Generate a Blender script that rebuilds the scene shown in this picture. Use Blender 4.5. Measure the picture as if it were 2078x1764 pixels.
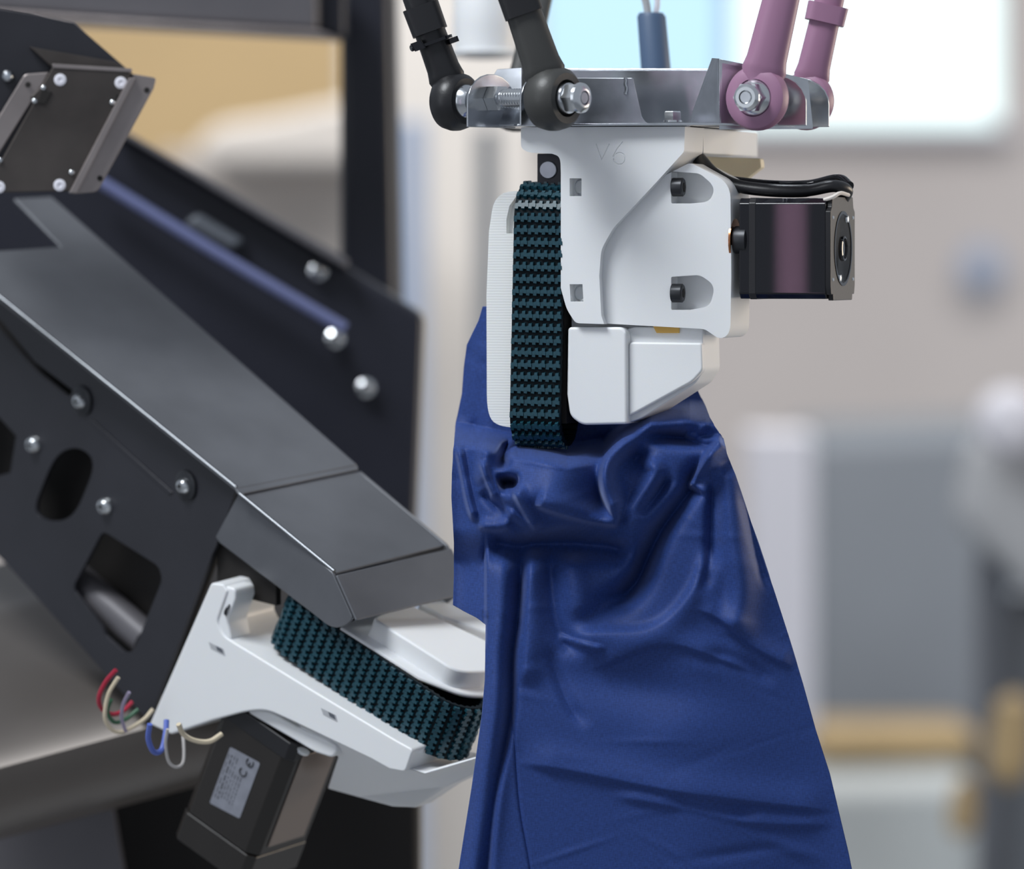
import bpy, bmesh, math, random
import numpy as np
from mathutils import Matrix, Vector
random.seed(4)
for o in list(bpy.data.objects): bpy.data.objects.remove(o)
SC = bpy.context.scene
COL = SC.collection
# ------------------------------------------------------------------ camera
S = 0.0002            # metres per photo pixel on the focus plane (y = 0)
D = 2.2               # camera distance from the focus plane
HC = 1.45             # eye height
CAM = np.array([0.0, -D, HC])
cam = bpy.data.cameras.new('camera'); camo = bpy.data.objects.new('camera', cam); COL.objects.link(camo)
camo.location = CAM; camo.rotation_euler = (math.pi/2, 0, 0)
cam.sensor_width = 36; cam.sensor_fit = 'HORIZONTAL'
cam.lens = 36*D/(2078*S); cam.shift_y = -(882-500)/2078
cam.clip_start = 0.05; cam.clip_end = 60
cam.dof.use_dof = True; cam.dof.focus_distance = D-0.004; cam.dof.aperture_fstop = 6.4
SC.camera = camo
SC.view_settings.view_transform = 'Standard'; SC.view_settings.look = 'None'
SC.view_settings.exposure = 0.0; SC.view_settings.gamma = 1.0
SC.view_settings.use_curve_mapping = False
# ------------------------------------------------------------------ world and lights
w = bpy.data.worlds.new('world'); SC.world = w; w.use_nodes = True
bg = w.node_tree.nodes['Background']; bg.inputs[0].default_value = (0.80, 0.88, 1.0, 1); bg.inputs[1].default_value = 0.40
def area(name, loc, target, sx, sy, power, col):
    l = bpy.data.lights.new(name, 'AREA'); l.shape = 'RECTANGLE'; l.size = sx; l.size_y = sy; l.energy = power; l.color = col
    o = bpy.data.objects.new(name, l); COL.objects.link(o); o.location = loc
    d = Vector(target)-Vector(loc); o.rotation_euler = d.to_track_quat('-Z', 'Y').to_euler()
    return o
area('ceiling_lamp', (-0.95, -0.8, 3.1), (0, 0, 1.35), 0.9, 0.6, 44, (0.93, 0.97, 1.0))
area('window_light', (-1.6, -1.2, 1.7), (0.0, 0, 1.35), 0.5, 1.2, 3, (0.90, 0.95, 1.0))
area('warm_lamp', (1.6, 0.7, 1.5), (0.08, 0.03, 1.4), 0.7, 0.7, 15, (1.0, 0.84, 0.66))
area('hall_lamp', (0.6, 2.6, 3.2), (0.6, 5.0, 1.0), 2.0, 1.0, 62, (1.0, 0.97, 0.93))
area('hall_lamp', (-1.2, 1.6, 2.8), (-1.2, 4.2, 1.2), 1.0, 0.8, 16, (1.0, 0.93, 0.84))

# ------------------------------------------------------------------ helpers
def nrm(v): v = np.array(v, float); return v/np.linalg.norm(v)
def ray(px, py): return np.array([(px-1039)*S, D, -(py-500)*S])
def W(px, py, y=0.0): return CAM + ray(px, py)*((y+D)/D)       # photo position at depth y -> world point
class Fr:
    def __init__(s, o, X, Y, Z):
        s.o = np.array(o, float); s.A = [nrm(X), nrm(Y), nrm(Z)]
    def hit(s, ax, val, px, py):
        d = ray(px, py); n = s.A[ax]
        t = (val - n.dot(CAM-s.o))/n.dot(d)
        p = CAM + d*t - s.o
        return np.array([p.dot(a) for a in s.A])
    def w(s, l): return s.o + sum(a*x for a, x in zip(s.A, l))
    def mat(s):
        m = Matrix.Identity(4)
        for j in range(3):
            for i in range(3): m[i][j] = s.A[j][i]
            m[j][3] = s.o[j]
        return m
def yaw(o, deg):
    t = math.radians(deg); return Fr(o, (math.cos(t), math.sin(t), 0), (-math.sin(t), math.cos(t), 0), (0, 0, 1))
def solve(o, a1, a2, a3):
    """Orthonormal frame whose three axes show at the given picture angles (degrees): first comes nearer, others recede."""
    a = [math.radians(x) for x in (a1, a2, a3)]
    sq = sorted((2*x) % (2*math.pi) for x in a)
    def gap(i, j):
        g = abs(2*a[i]-2*a[j]) % (2*math.pi); return math.sin(min(g, 2*math.pi-g))
    wts = np.array([gap(1, 2), gap(0, 2), gap(0, 1)]); wts = wts/wts.sum()*2
    L = np.sqrt(wts); dp = np.sqrt(np.clip(1-wts, 0, 1)); sg = (-1, 1, 1)
    ax = [np.array([L[i]*math.cos(a[i]), sg[i]*dp[i], L[i]*math.sin(a[i])]) for i in range(3)]
    return Fr(o, ax[0], ax[1], ax[2])

ROOT = {}
def thing(name, label, cat, fr, group=None):
    o = bpy.data.objects.new(name, None); COL.objects.link(o); o.empty_display_size = 0.01
    if not isinstance(fr, Fr): fr = Fr(fr, (1, 0, 0), (0, 1, 0), (0, 0, 1))
    o.matrix_world = fr.mat(); ROOT[o.name] = o.matrix_world.inverted()
    o['label'] = label; o['category'] = cat
    if group: o['group'] = group
    return o
def inv(parent):
    return ROOT.get(parent.name, Matrix.Identity(4)) if parent else Matrix.Identity(4)
def mk(name, verts, faces, mat, parent=None, smooth=True, bevel=0, seg=2, label=None, normals=True):
    """verts are world points; linked as one object under parent (whose origin is its thing's)"""
    me = bpy.data.meshes.new(name); iv = np.array(inv(parent))
    v = np.array(verts, float)
    if parent: v = v @ iv[:3, :3].T + iv[:3, 3]
    org = np.zeros(3)
    if parent is None: org = v.mean(axis=0); v = v-org
    me.from_pydata([tuple(p) for p in v], [], faces)
    if normals:
        bm = bmesh.new(); bm.from_mesh(me); bmesh.ops.recalc_face_normals(bm, faces=bm.faces); bm.to_mesh(me); bm.free()
    me.materials.append(mat)
    o = bpy.data.objects.new(name, me); COL.objects.link(o)
    if parent: o.parent = parent; ROOT[o.name] = inv(parent)
    else: o.location = org; ROOT[o.name] = Matrix.Translation(Vector(org)).inverted()
    for p in me.polygons: p.use_smooth = smooth
    if smooth and not bevel: me.set_sharp_from_angle(angle=math.radians(35))
    if bevel:
        b = o.modifiers.new('bevel', 'BEVEL'); b.width = bevel; b.segments = seg; b.limit_method = 'ANGLE'; b.angle_limit = math.radians(32)
        b.harden_normals = True
    if label: o['label'] = label
    return o
def tag(o, label, cat, group=None):
    o['label'] = label; o['category'] = cat
    if group: o['group'] = group
    return o
def struct(o): o['kind'] = 'structure'; return o
def fil(pts):
    """round the corners of a polygon: a third entry is the corner radius"""
    out = []; n = len(pts)
    for i, p in enumerate(pts):
        c = np.array(p[:2], float); r = p[2] if len(p) > 2 else 0
        if not r: out.append(c); continue
        a = np.array(pts[i-1][:2], float); b = np.array(pts[(i+1) % n][:2], float)
        da = a-c; db = b-c; la = np.linalg.norm(da); lb = np.linalg.norm(db)
        ra = min(r, la*.49); rb = min(r, lb*.49)
        p0 = c+da/la*ra; p2 = c+db/lb*rb
        for k in range(7):
            t = k/6; out.append((1-t)**2*p0+2*t*(1-t)*c+t*t*p2)
    return out
def ext(base, top, n):
    f = [tuple(range(n)), tuple(range(2*n-1, n-1, -1))]
    for i in range(n): j = (i+1) % n; f.append((i, j, n+j, n+i))
    return list(base)+list(top), f
def prism(name, fr, ax, val, pts, depth, mat, parent=None, bevel=0.0004, seg=2, label=None, smooth=True):
    """outline given as the photo shows it on plane axis=val of a frame, extruded along that axis to a real depth"""
    L = [fr.hit(ax, val, p[0], p[1]) for p in fil(pts)]
    e = np.zeros(3); e[ax] = depth
    v, f = ext([fr.w(l) for l in L], [fr.w(l+e) for l in L], len(L))
    return mk(name, v, f, mat, parent, smooth, bevel, seg, label)
def box(name, fr, lo, hi, mat, parent=None, bevel=0.0003, seg=2, label=None):
    (a, b, c), (d, e, g) = lo, hi
    L = [(a, b, c), (d, b, c), (d, e, c), (a, e, c)]; T = [(x, y, g) for x, y, _ in L]
    v, f = ext([fr.w(l) for l in L], [fr.w(l) for l in T], 4)
    return mk(name, v, f, mat, parent, True, bevel, seg, label)
def basis(d):
    d = nrm(d); a = np.array([0, 0, 1.0]) if abs(d[2]) < .9 else np.array([1.0, 0, 0])
    x = nrm(np.cross(a, d)); return x, np.cross(d, x), d
def lathe_mesh(p, d, prof, n=28, closed=False):
    x, y, z = basis(d); v = []; f = []
    for t, r in prof:
        for k in range(n):
            a = 2*math.pi*k/n; v.append(p+z*t+(x*math.cos(a)+y*math.sin(a))*r)
    m = len(prof)
    for i in range(m if closed else m-1):
        j = (i+1) % m
        for k in range(n): q = (k+1) % n; f.append((i*n+k, i*n+q, j*n+q, j*n+k))
    if not closed: f += [tuple(range(n)), tuple(range((m-1)*n, m*n))]
    return v, f
def lathe(name, p, d, prof, mat, parent=None, n=28, closed=False, label=None, bevel=0):
    v, f = lathe_mesh(np.array(p, float), d, prof, n, closed)
    return mk(name, v, f, mat, parent, True, bevel, 2, label)
def cyl(name, p, d, r, h, mat, parent=None, n=24, ch=0.0003, label=None):
    ch = min(ch, r*.3, h*.3)
    return lathe(name, p, d, [(0, r-ch), (ch, r), (h-ch, r), (h, r-ch)], mat, parent, n, label=label)
def ball(name, p, d, r, mat, parent=None, cut=0.93, label=None):
    a = math.asin(cut); pr = [(r*math.sin(t), r*math.cos(t)) for t in np.linspace(-a, a, 17)]
    return lathe(name, p, d, pr, mat, parent, 28, label=label)
def tube_mesh(P, r, n=10):
    P = [np.array(p, float) for p in P]; v = []; f = []; up = None
    for i, p in enumerate(P):
        t = nrm(P[min(i+1, len(P)-1)]-P[max(i-1, 0)])
        if up is None: up = basis(t)[0]
        up = nrm(up-t*up.dot(t)); b = np.cross(t, up)
        rr = r[i] if hasattr(r, '__len__') else r
        ru, rv = rr if hasattr(rr, '__len__') else (rr, rr)
        for k in range(n):
            a = 2*math.pi*k/n; v.append(p+up*math.cos(a)*ru+b*math.sin(a)*rv)
    m = len(P)
    for i in range(m-1):
        for k in range(n): q = (k+1) % n; f.append((i*n+k, i*n+q, (i+1)*n+q, (i+1)*n+k))
    f += [tuple(range(n)), tuple(range((m-1)*n, m*n))]
    return v, f
def spline(P, k=8):
    P = [np.array(p, float) for p in P]; Q = [2*P[0]-P[1]]+P+[2*P[-1]-P[-2]]; out = []
    for i in range(1, len(Q)-2):
        a, b, c, d = Q[i-1:i+3]
        for j in range(k):
            t = j/k; out.append(.5*((2*b)+(c-a)*t+(2*a-5*b+4*c-d)*t*t+(3*b-a-3*c+d)*t**3))
    out.append(P[-1]); return out
def tube(name, P, r, mat, parent=None, k=8, n=10, label=None):
    v, f = tube_mesh(spline(P, k) if k else P, r, n); return mk(name, v, f, mat, parent, label=label)
def loft(name, secs, mat, parent=None, n=24, sq=3.0, label=None):
    """secs: (centre, x axis, y axis, half x, half y); superelliptic sections"""
    v = []; f = []
    for c, X, Y, hx, hy in secs:
        for k in range(n):
            a = 2*math.pi*k/n; ca, sa = math.cos(a), math.sin(a)
            v.append(c+X*hx*math.copysign(abs(ca)**(2/sq), ca)+Y*hy*math.copysign(abs(sa)**(2/sq), sa))
    m = len(secs)
    for i in range(m-1):
        for k in range(n): q = (k+1) % n; f.append((i*n+k, i*n+q, (i+1)*n+q, (i+1)*n+k))
    f += [tuple(range(n)), tuple(range((m-1)*n, m*n))]
    return mk(name, v, f, mat, parent, label=label)
def cutter(fr, ax, val, pts, before, after, m=None):
    L = [fr.hit(ax, val, p[0], p[1]) for p in fil(pts)]; a = np.zeros(3); b = np.zeros(3); a[ax] = -before; b[ax] = after
    v, f = ext([fr.w(l+a) for l in L], [fr.w(l+b) for l in L], len(L))
    return mk('c', v, f, m or M['white'], None, True)
def carve(o, cutters):
    """subtract cutters from o for good, keeping o's bevel live"""
    bev = [(m.width, m.segments) for m in o.modifiers if m.type == 'BEVEL']
    o.modifiers.clear()
    for c in cutters:
        c.modifiers.clear()
        m = o.modifiers.new('cut', 'BOOLEAN'); m.object = c; m.operation = 'DIFFERENCE'; m.solver = 'EXACT'
    bpy.context.view_layer.update(); dg = bpy.context.evaluated_depsgraph_get()
    me = bpy.data.meshes.new_from_object(o.evaluated_get(dg)); o.modifiers.clear(); o.data = me
    for c in cutters: bpy.data.objects.remove(c)
    for p in me.polygons: p.use_smooth = True
    if bev:
        b = o.modifiers.new('bevel', 'BEVEL'); b.width, b.segments = bev[0]; b.limit_method = 'ANGLE'; b.angle_limit = math.radians(32); b.harden_normals = True
    else: me.set_sharp_from_angle(angle=math.radians(35))

# ------------------------------------------------------------------ materials
def mat(name, col, rough=.5, metal=0, noise=0, nscale=60, bump=0, bscale=300, coat=0, sheen=0, sss=0, emit=None, aniso=None, spec=.5, trans=0, stretch=None):
    m = bpy.data.materials.new(name); m.use_nodes = True; nt = m.node_tree; b = nt.nodes['Principled BSDF']
    b.inputs['Base Color'].default_value = (*col, 1); b.inputs['Roughness'].default_value = rough; b.inputs['Metallic'].default_value = metal
    b.inputs['Specular IOR Level'].default_value = spec
    b.inputs['Coat Weight'].default_value = coat
    if sheen: b.inputs['Sheen Weight'].default_value = sheen; b.inputs['Sheen Roughness'].default_value = .4
    if sss: b.inputs['Subsurface Weight'].default_value = sss; b.inputs['Subsurface Radius'].default_value = (1, .8, .5); b.inputs['Subsurface Scale'].default_value = .003
    if emit: b.inputs['Emission Color'].default_value = (*emit[0], 1); b.inputs['Emission Strength'].default_value = emit[1]
    tc = nt.nodes.new('ShaderNodeTexCoord'); mp = nt.nodes.new('ShaderNodeMapping'); nt.links.new(tc.outputs['Object'], mp.inputs[0])
    if stretch: mp.inputs['Scale'].default_value = stretch
    if noise:
        n = nt.nodes.new('ShaderNodeTexNoise'); n.inputs['Scale'].default_value = nscale; n.inputs['Detail'].default_value = 5
        nt.links.new(mp.outputs[0], n.inputs['Vector'])
        r = nt.nodes.new('ShaderNodeMapRange'); r.inputs['From Min'].default_value = .3; r.inputs['From Max'].default_value = .7
        r.inputs['To Min'].default_value = 1-noise; r.inputs['To Max'].default_value = 1+noise
        nt.links.new(n.outputs['Fac'], r.inputs['Value'])
        x = nt.nodes.new('ShaderNodeVectorMath'); x.operation = 'SCALE'; x.inputs[0].default_value = col; nt.links.new(r.outputs[0], x.inputs['Scale'])
        nt.links.new(x.outputs[0], b.inputs['Base Color'])
        r2 = nt.nodes.new('ShaderNodeMapRange'); r2.inputs['To Min'].default_value = max(.03, rough-noise*.4); r2.inputs['To Max'].default_value = min(1, rough+noise*.4)
        nt.links.new(n.outputs['Fac'], r2.inputs['Value']); nt.links.new(r2.outputs[0], b.inputs['Roughness'])
    if bump:
        n = nt.nodes.new('ShaderNodeTexNoise'); n.inputs['Scale'].default_value = bscale; nt.links.new(mp.outputs[0], n.inputs['Vector'])
        bp = nt.nodes.new('ShaderNodeBump'); bp.inputs['Strength'].default_value = bump; bp.inputs['Distance'].default_value = .0004
        nt.links.new(n.outputs['Fac'], bp.inputs['Height']); nt.links.new(bp.outputs[0], b.inputs['Normal'])
    return m
def layered(m, period=.0006, strength=.25):
    nt = m.node_tree; b = nt.nodes['Principled BSDF']
    tc = nt.nodes.new('ShaderNodeTexCoord'); wv = nt.nodes.new('ShaderNodeTexWave'); wv.bands_direction = 'Z'; wv.inputs['Scale'].default_value = .314/period
    wv.inputs['Distortion'].default_value = .6
    bp = nt.nodes.new('ShaderNodeBump'); bp.inputs['Strength'].default_value = strength; bp.inputs['Distance'].default_value = .0001
    nt.links.new(tc.outputs['Object'], wv.inputs['Vector']); nt.links.new(wv.outputs['Fac'], bp.inputs['Height']); nt.links.new(bp.outputs[0], b.inputs['Normal'])
    return m
M = {}
M['white'] = mat('white_printed_plastic', (.80, .81, .82), .42, sss=.15, bump=.05, bscale=1500)
M['white_layer'] = layered(mat('white_layered_plastic', (.80, .81, .80), .45, sss=.15), .0011, .35)
M['cream'] = mat('cream_plastic', (.80, .70, .50), .45, sss=.3)
M['steel'] = mat('bright_steel', (.62, .64, .67), .20, 1, noise=.12, nscale=90)
M['steel_dull'] = mat('brushed_steel', (.44, .46, .50), .34, 1, noise=.2, nscale=70)
M['zinc'] = mat('zinc_screw', (.70, .72, .74), .22, 1)
M['oxide'] = mat('black_oxide_screw', (.035, .037, .042), .38, .5)
M['black'] = mat('black_plastic', (.012, .012, .014), .38, bump=.1, bscale=900)
M['charcoal'] = mat('charcoal_plastic', (.045, .045, .043), .42, bump=.1, bscale=900)
M['mauve'] = mat('mauve_veil_plastic', (.33, .17, .27), .45)  # pinkish reflection veil over black rods, put into the base colour
M['gloss_black'] = mat('glossy_black_enamel', (.007, .007, .010), .016)
M['motor'] = mat('black_motor_enamel', (.020, .017, .015), .30, bump=.05)
M['side_tint'] = mat('lit_side_brown', (.30, .25, .22), .35, .8)
M['teal'] = mat('teal_rubber', (.009, .052, .074), .30, noise=.3, nscale=500)
M['belt'] = mat('dark_belt_rubber', (.003, .008, .012), .6, spec=.15)
M['amber'] = mat('amber_plastic', (.75, .45, .10), .3, sss=.2)
M['copper'] = mat('copper', (.55, .25, .12), .25, 1)
M['sheet'] = mat('grey_steel_sheet', (.165, .17, .185), .36, .55, noise=.22, nscale=14, bump=.04)
M['edge'] = mat('edge_highlight_steel', (.20, .21, .225), .34, 1)
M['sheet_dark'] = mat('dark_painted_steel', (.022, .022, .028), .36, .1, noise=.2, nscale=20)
M['hole'] = mat('dark_interior', (.010, .008, .007), .8)
M['navy'] = mat('navy_black_paint', (.012, .013, .022), .4, noise=.2, nscale=8)
M['bluebar'] = mat('blue_grey_bar', (.16, .18, .34), .35, .3)
M['beam'] = mat('grey_beam_paint', (.11, .105, .115), .45, .2, noise=.15, nscale=10)
M['bracket'] = mat('satin_bracket_steel', (.33, .29, .28), .35, .75, noise=.15, nscale=30)
M['plate'] = mat('dark_bronze_plate', (.075, .065, .06), .35, .6, noise=.3, nscale=25)
M['sticker'] = mat('grey_sticker', (.22, .23, .27), .6, noise=.1, nscale=200)
M['ink'] = mat('dark_ink', (.02, .02, .022), .6)
M['sleeve'] = mat('navy_cable_sleeve', (.07, .115, .20), .5)

# ------------------------------------------------------------------ setting, far behind
def slab(name, y, pts, m, thick=.03, parent=None, bevel=.003):
    fr = Fr(W(1039, 500, y), (1, 0, 0), (0, 1, 0), (0, 0, 1))
    return prism(name, fr, 1, 0, pts, thick, m, parent, bevel)
def emis(name, col, s): return mat(name, (0.02, .02, .02), .5, emit=(col, s))
M['wall'] = mat('beige_grey_wall', (.62, .57, .55), .8, noise=.10, nscale=1.2)
M['floor'] = mat('grey_floor', (.35, .36, .37), .6, noise=.1, nscale=2)
M['frame'] = mat('white_window_frame', (.75, .74, .80), .5)
M['pillar'] = mat('pale_pillar_paint', (.66, .63, .60), .7, noise=.05, nscale=2)
M['pillar_blue'] = mat('pale_blue_pillar_paint', (.42, .50, .66), .6)
M['tan'] = mat('tan_board', (.44, .32, .17), .8, noise=.08, nscale=3)
M['pale'] = mat('pale_cushion', (.80, .74, .68), .8)
M['greige'] = mat('greige_panel', (.50, .46, .43), .8)
M['cab'] = mat('blue_grey_cabinet', (.19, .21, .24), .6, noise=.12, nscale=2)
M['wood'] = mat('yellow_wood', (.40, .29, .15), .6, noise=.15, nscale=6)
M['shade'] = mat('shadow_gap_olive', (.07, .06, .04), .8)
M['table'] = mat('pale_table', (.50, .53, .53), .6)
M['dgrey'] = mat('dark_grey_post', (.10, .11, .13), .5)
M['lgrey'] = mat('light_grey_cover', (.42, .43, .45), .7)

# back wall with an opening for the windows
wy = 6.0
wl = [(-900, -1500), (3200, -1500), (3200, 3000), (-900, 3000)]
wall = struct(slab('wall_back', wy, wl, M['wall'], .12))
cut = slab('cutter', wy-.2, [(1085, -420), (2052, -420, 20), (2052, 250, 20), (1085, 250)], M['wall'], .6)
carve(wall, [cut])
for nme, x0, x1, c, s in (('window_1', 1087, 1478, (.52, .80, 1.0), 1.12), ('window_2', 1502, 2050, (.83, 1.0, 1.0), 1.7)):
    wdw = slab(nme, wy+.05, [(x0, -420), (x1, -420), (x1, 248), (x0, 248)], emis('sky_through_'+nme, c, s), .02); struct(wdw)
mul = slab('trim_1', wy-.03, [(1476, -420), (1504, -420), (1504, 250), (1476, 250)], M['pillar_blue'], .1); struct(mul)
sill = slab('trim_2', wy-.08, [(1070, 249), (2060, 249), (2060, 268), (1070, 268)], M['frame'], .1); struct(sill)
fl = Fr((0, 0, 0), (1, 0, 0), (0, 1, 0), (0, 0, 1))
struct(box('floor', fl, (-4, -4, -.05), (5, 6.1, 0), M['floor'], bevel=0))
# pale pillars left of the window
def std(name, y, pts, m, thick, label, cat, group=None, bevel=.003):
    o = slab(name, y, pts, m, thick, None, bevel); return tag(o, label, cat, group)
std('wall_panel', 3.4, [(700, -300), (1084, -300), (1084, 2200), (700, 2200)], M['pillar'], .05, 'tall beige partition panel behind the black post', 'panel')
std('pillar', 2.6, [(806, 240), (862, 240), (862, 2100), (806, 2100)], M['pillar_blue'], .1, 'pale blue upright just right of the black post', 'pillar')
std('pillar', 2.4, [(966, 255), (1012, 255), (1012, 900), (966, 900)], M['cab'], .1, 'slim grey upright behind the left rod joint', 'pillar')
std('pillar', 2.7, [(1520, 880), (1652, 880), (1652, 1490), (1520, 1490)], M['frame'], .12, 'broad white upright showing right of the blue cloth', 'pillar')
# things seen through the gap at upper left
std('wall_board', 3.8, [(60, -100), (760, -100), (760, 330), (60, 330)], M['tan'], .04, 'tan board seen through the gap at upper left', 'board')
std('sofa_cushion', 2.798, [(395, 295), (440, 252, 40), (560, 236, 60), (700, 205, 40), (760, 205), (760, 330), (395, 330)], M['pale'], .2, 'bright white cushion edge below the tan board', 'cushion', bevel=.03)
std('counter_front', 3.0, [(330, 305), (760, 305), (760, 3560), (330, 3560)], M['greige'], .2, 'greige counter front under the white cushion', 'counter')
# cabinet, wooden rail, table at lower right
std('cabinet', 3.6, [(1630, 880), (2080, 862), (2300, 862), (2300, 1500), (1630, 1500)], M['cab'], .4, 'large blurred blue-grey cabinet behind the cloth at right', 'cabinet', bevel=.02)
std('shadow_slab', 3.35, [(1680, 1530), (2000, 1530), (2000, 3370), (1680, 3370)], M['shade'], .2, 'dark olive slab standing in for the shade under the yellow wooden rail', 'shadow_slab')  # dark slab put in for the shadow gap below the rail
std('wooden_rail', 3.1, [(1640, 1480), (1990, 1480), (1990, 1545), (1640, 1545)], M['wood'], .15, 'long yellow wooden rail below the blue-grey cabinet', 'rail', bevel=.02)
std('table', 3.0, [(1600, 1588), (1990, 1575), (1990, 2000), (1600, 2000)], M['table'], .3, 'pale grey table top at the lower right', 'table', bevel=.02)
st = thing('equipment_stand', 'blurred grey covered stand with a dark post at the right edge', 'stand', W(2040, 1700, 2.2))
slab('pole', 2.2, [(1990, 1120, 20), (2052, 1120, 20), (2040, 1480), (2030, 1900), (1990, 1900)], M['dgrey'], .06, st)
slab('cover', 2.15, [(1985, 900, 40), (2060, 860), (2200, 860), (2200, 1230), (2085, 1200), (1950, 1060, 40)], M['lgrey'], .12, st, .02)
slab('side_panel', 2.25, [(2052, 1210), (2200, 1210), (2200, 1900), (2040, 1900)], M['cab'], .08, st)
lathe('head', W(2050, 856, 2.1), (0, -1, 0), [(-.05, .001), (-.04, .02), (0, .028), (.03, .02), (.04, .001)], M['frame'], st)
for cx, cy, rr, ll in ((2052, 1500, 48, 'amber cover hanging beside the dark post at right'), (1955, 1640, 30, 'small amber piece left of the dark post at right')):
    q = S*(2.2+2.1)/2.2
    tag(lathe('amber_cover', W(cx, cy, 2.1), (.1, 0, 1), [(-2*rr*q, .3*rr*q), (-1.4*rr*q, .9*rr*q), (0, rr*q), (1.5*rr*q, .8*rr*q), (2*rr*q, .2*rr*q)], M['wood']), ll, 'cover')
q = S*(2.2+5.5)/2.2
tag(lathe('glow_ball', W(1992, 545, 5.93), (0, 0, 1), [(48*q*math.sin(t), max(.002, 48*q*math.cos(t))) for t in np.linspace(-1.5, 1.5, 13)], M['pillar_blue']), 'pale blue ball standing in for a blurred glow at right', 'glow_ball')  # ball added for a bluish glow spot, its glow given as pale colour

# ------------------------------------------------------------------ black post, grey beam, second arm (left background)
pt = thing('machine_post', 'tall black square post left of the white gripper', 'post', W(750, 1764, .58))
slab('post_body', .58, [(690, -60), (792, -60), (812, 900), (832, 1900), (560, 1900), (640, 1000), (690, 560)], M['navy'], .06, pt, .006)
slab('edge_strip', .60, [(788, -60), (803, -60), (822, 900), (841, 1900), (828, 1900), (808, 900)], M['dgrey'], .05, pt, .003)
slab('upper_block', .52, [(636, -60), (700, -60), (700, 76), (636, 72)], M['navy'], .04, pt, .003)
bm_ = thing('machine_beam', 'grey horizontal beam across the upper left corner', 'beam', W(300, 0, .5))
slab('beam_body', .50, [(-120, -120), (645, -120), (645, 62), (300, 42), (-120, 12)], M['beam'], .06, bm_, .003)
slab('lower_lip', .485, [(-120, 12), (300, 40), (645, 60), (690, 78), (300, 56), (-120, 32)], M['bracket'], .05, bm_, .002)
a2 = thing('rear_arm', 'dark rear arm plate slanting down to the black post', 'arm', W(400, 500, .45))
slab('arm_plate', .45, [(-120, 60), (240, 268), (470, 398), (700, 540), (860, 640), (842, 1100), (500, 1060), (-120, 520)], M['navy'], .05, a2, .004)
slab('upper_lip', .43, [(225, 262), (245, 262), (705, 528), (700, 545)], M['beam'], .03, a2, .002)
slab('rib', .44, [(370, 455), (400, 430), (500, 490), (470, 510)], M['dgrey'], .01, a2, .003)
kk = S*(2.2+.43)/2.2
tube('rail', [W(190, 360, .43), W(450, 520, .425), W(700, 668, .42)], 13*kk, M['bluebar'], a2, 4, 14)
for px, py in ((645, 551), (680, 688), (742, 788)):
    lathe('bolt', W(px, py, .445), (0.1, -1, .1), [(0, 19*kk), (.002, 19*kk), (.003, 11*kk), (.006, 9*kk), (.0075, 4*kk)], M['zinc'], a2)
# white bell-shaped housing behind the rods
kb = S*(2.2+.35)/2.2
tag(lathe('white_housing', W(985, 118, .35), (0, .05, 1), [(0, 40*kb), (.001, 66*kb), (9*kb, 70*kb), (14*kb, 64*kb), (22*kb, 63*kb), (60*kb, 66*kb), (170*kb, 62*kb), (200*kb, 40*kb)], M['white'], n=40),
    'white round housing hanging behind the two black rods', 'housing')

# ------------------------------------------------------------------ lower left: metal trough and black base
def sweep_profile(name, y0, prof, x0, x1, slope, m, parent=None, thick=.002):
    v = []; n = len(prof); f = []
    xs = np.linspace(x0, x1, 12)
    for x in xs:
        for (py, dy) in prof: v.append(W(x, py+(x-x0)*slope, y0+dy))
    for i in range(len(xs)-1):
        for j in range(n-1): f.append((i*n+j, (i+1)*n+j, (i+1)*n+j+1, i*n+j+1))
    o = mk(name, v, f, m, parent)
    s = o.modifiers.new('solid', 'SOLIDIFY'); s.thickness = thick; s.offset = -1 if False else 0
    return o
M['trough'] = mat('grey_brown_metal_trough', (.125, .110, .10), .36, .5, noise=.15, nscale=5)
pr = [(1190, .22), (1300, .16), (1420, .115), (1500, .085), (1560, .065), (1600, .058), (1640, .060), (1680, .07), (1720, .095), (1740, .13)]
tr = sweep_profile('metal_trough', .10, pr, -150, 590, -.27, M['trough'])
tag(tr, 'curved grey-brown metal trough under the dark arm', 'trough')
bs = thing('machine_cabinet', 'black angular machine cabinet at the bottom behind the motor', 'cabinet', W(500, 1900, .35))
slab('base_block', .34, [(218, 1560), (420, 1500), (850, 1490), (850, 2000), (250, 2000)], M['hole'], .08, bs, .004)
slab('corner_plate', .30, [(-150, 1700), (215, 1560), (250, 1764), (270, 2000), (-150, 2000)], M['beam'], .01, bs, 0)

# ------------------------------------------------------------------ upper left bracket on a dark arm
T = yaw(W(130, 260, .10), 8)
ub = thing('mounting_bracket', 'screwed steel mounting bracket on a dark arm at upper left', 'bracket', T)
prism('arm_box', T, 1, .012, [(-60, 10), (60, 28), (150, 46), (272, 152), (150, 320), (-60, 330)], .05, M['sheet_dark'], ub, .0006)
prism('arm_fold', T, 1, .008, [(60, 95), (235, 125), (262, 142), (105, 136)], .006, M['plate'], ub, .0004)
prism('front_plate', T, 1, 0, [(108, 134, 4), (266, 142, 6), (262, 165), (144, 388, 6), (-60, 392), (-60, 360), (0, 330), (68, 208), (62, 196), (84, 176)], .004, M['plate'], ub, .0006)
prism('top_edge', T, 1, -.0006, [(106, 129), (268, 139), (268, 147), (108, 138)], .005, M['bracket'], ub, .0003)
prism('right_flange', T, 1, .002, [(270, 150, 4), (318, 158, 8), (312, 180), (198, 390, 10), (150, 394), (138, 386, 4)], .003, M['bracket'], ub, .0006)
prism('flange_lip', T, 1, -.003, [(262, 158), (276, 158), (156, 392), (140, 392, 5)], .008, M['bracket'], ub, .0008)
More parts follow.
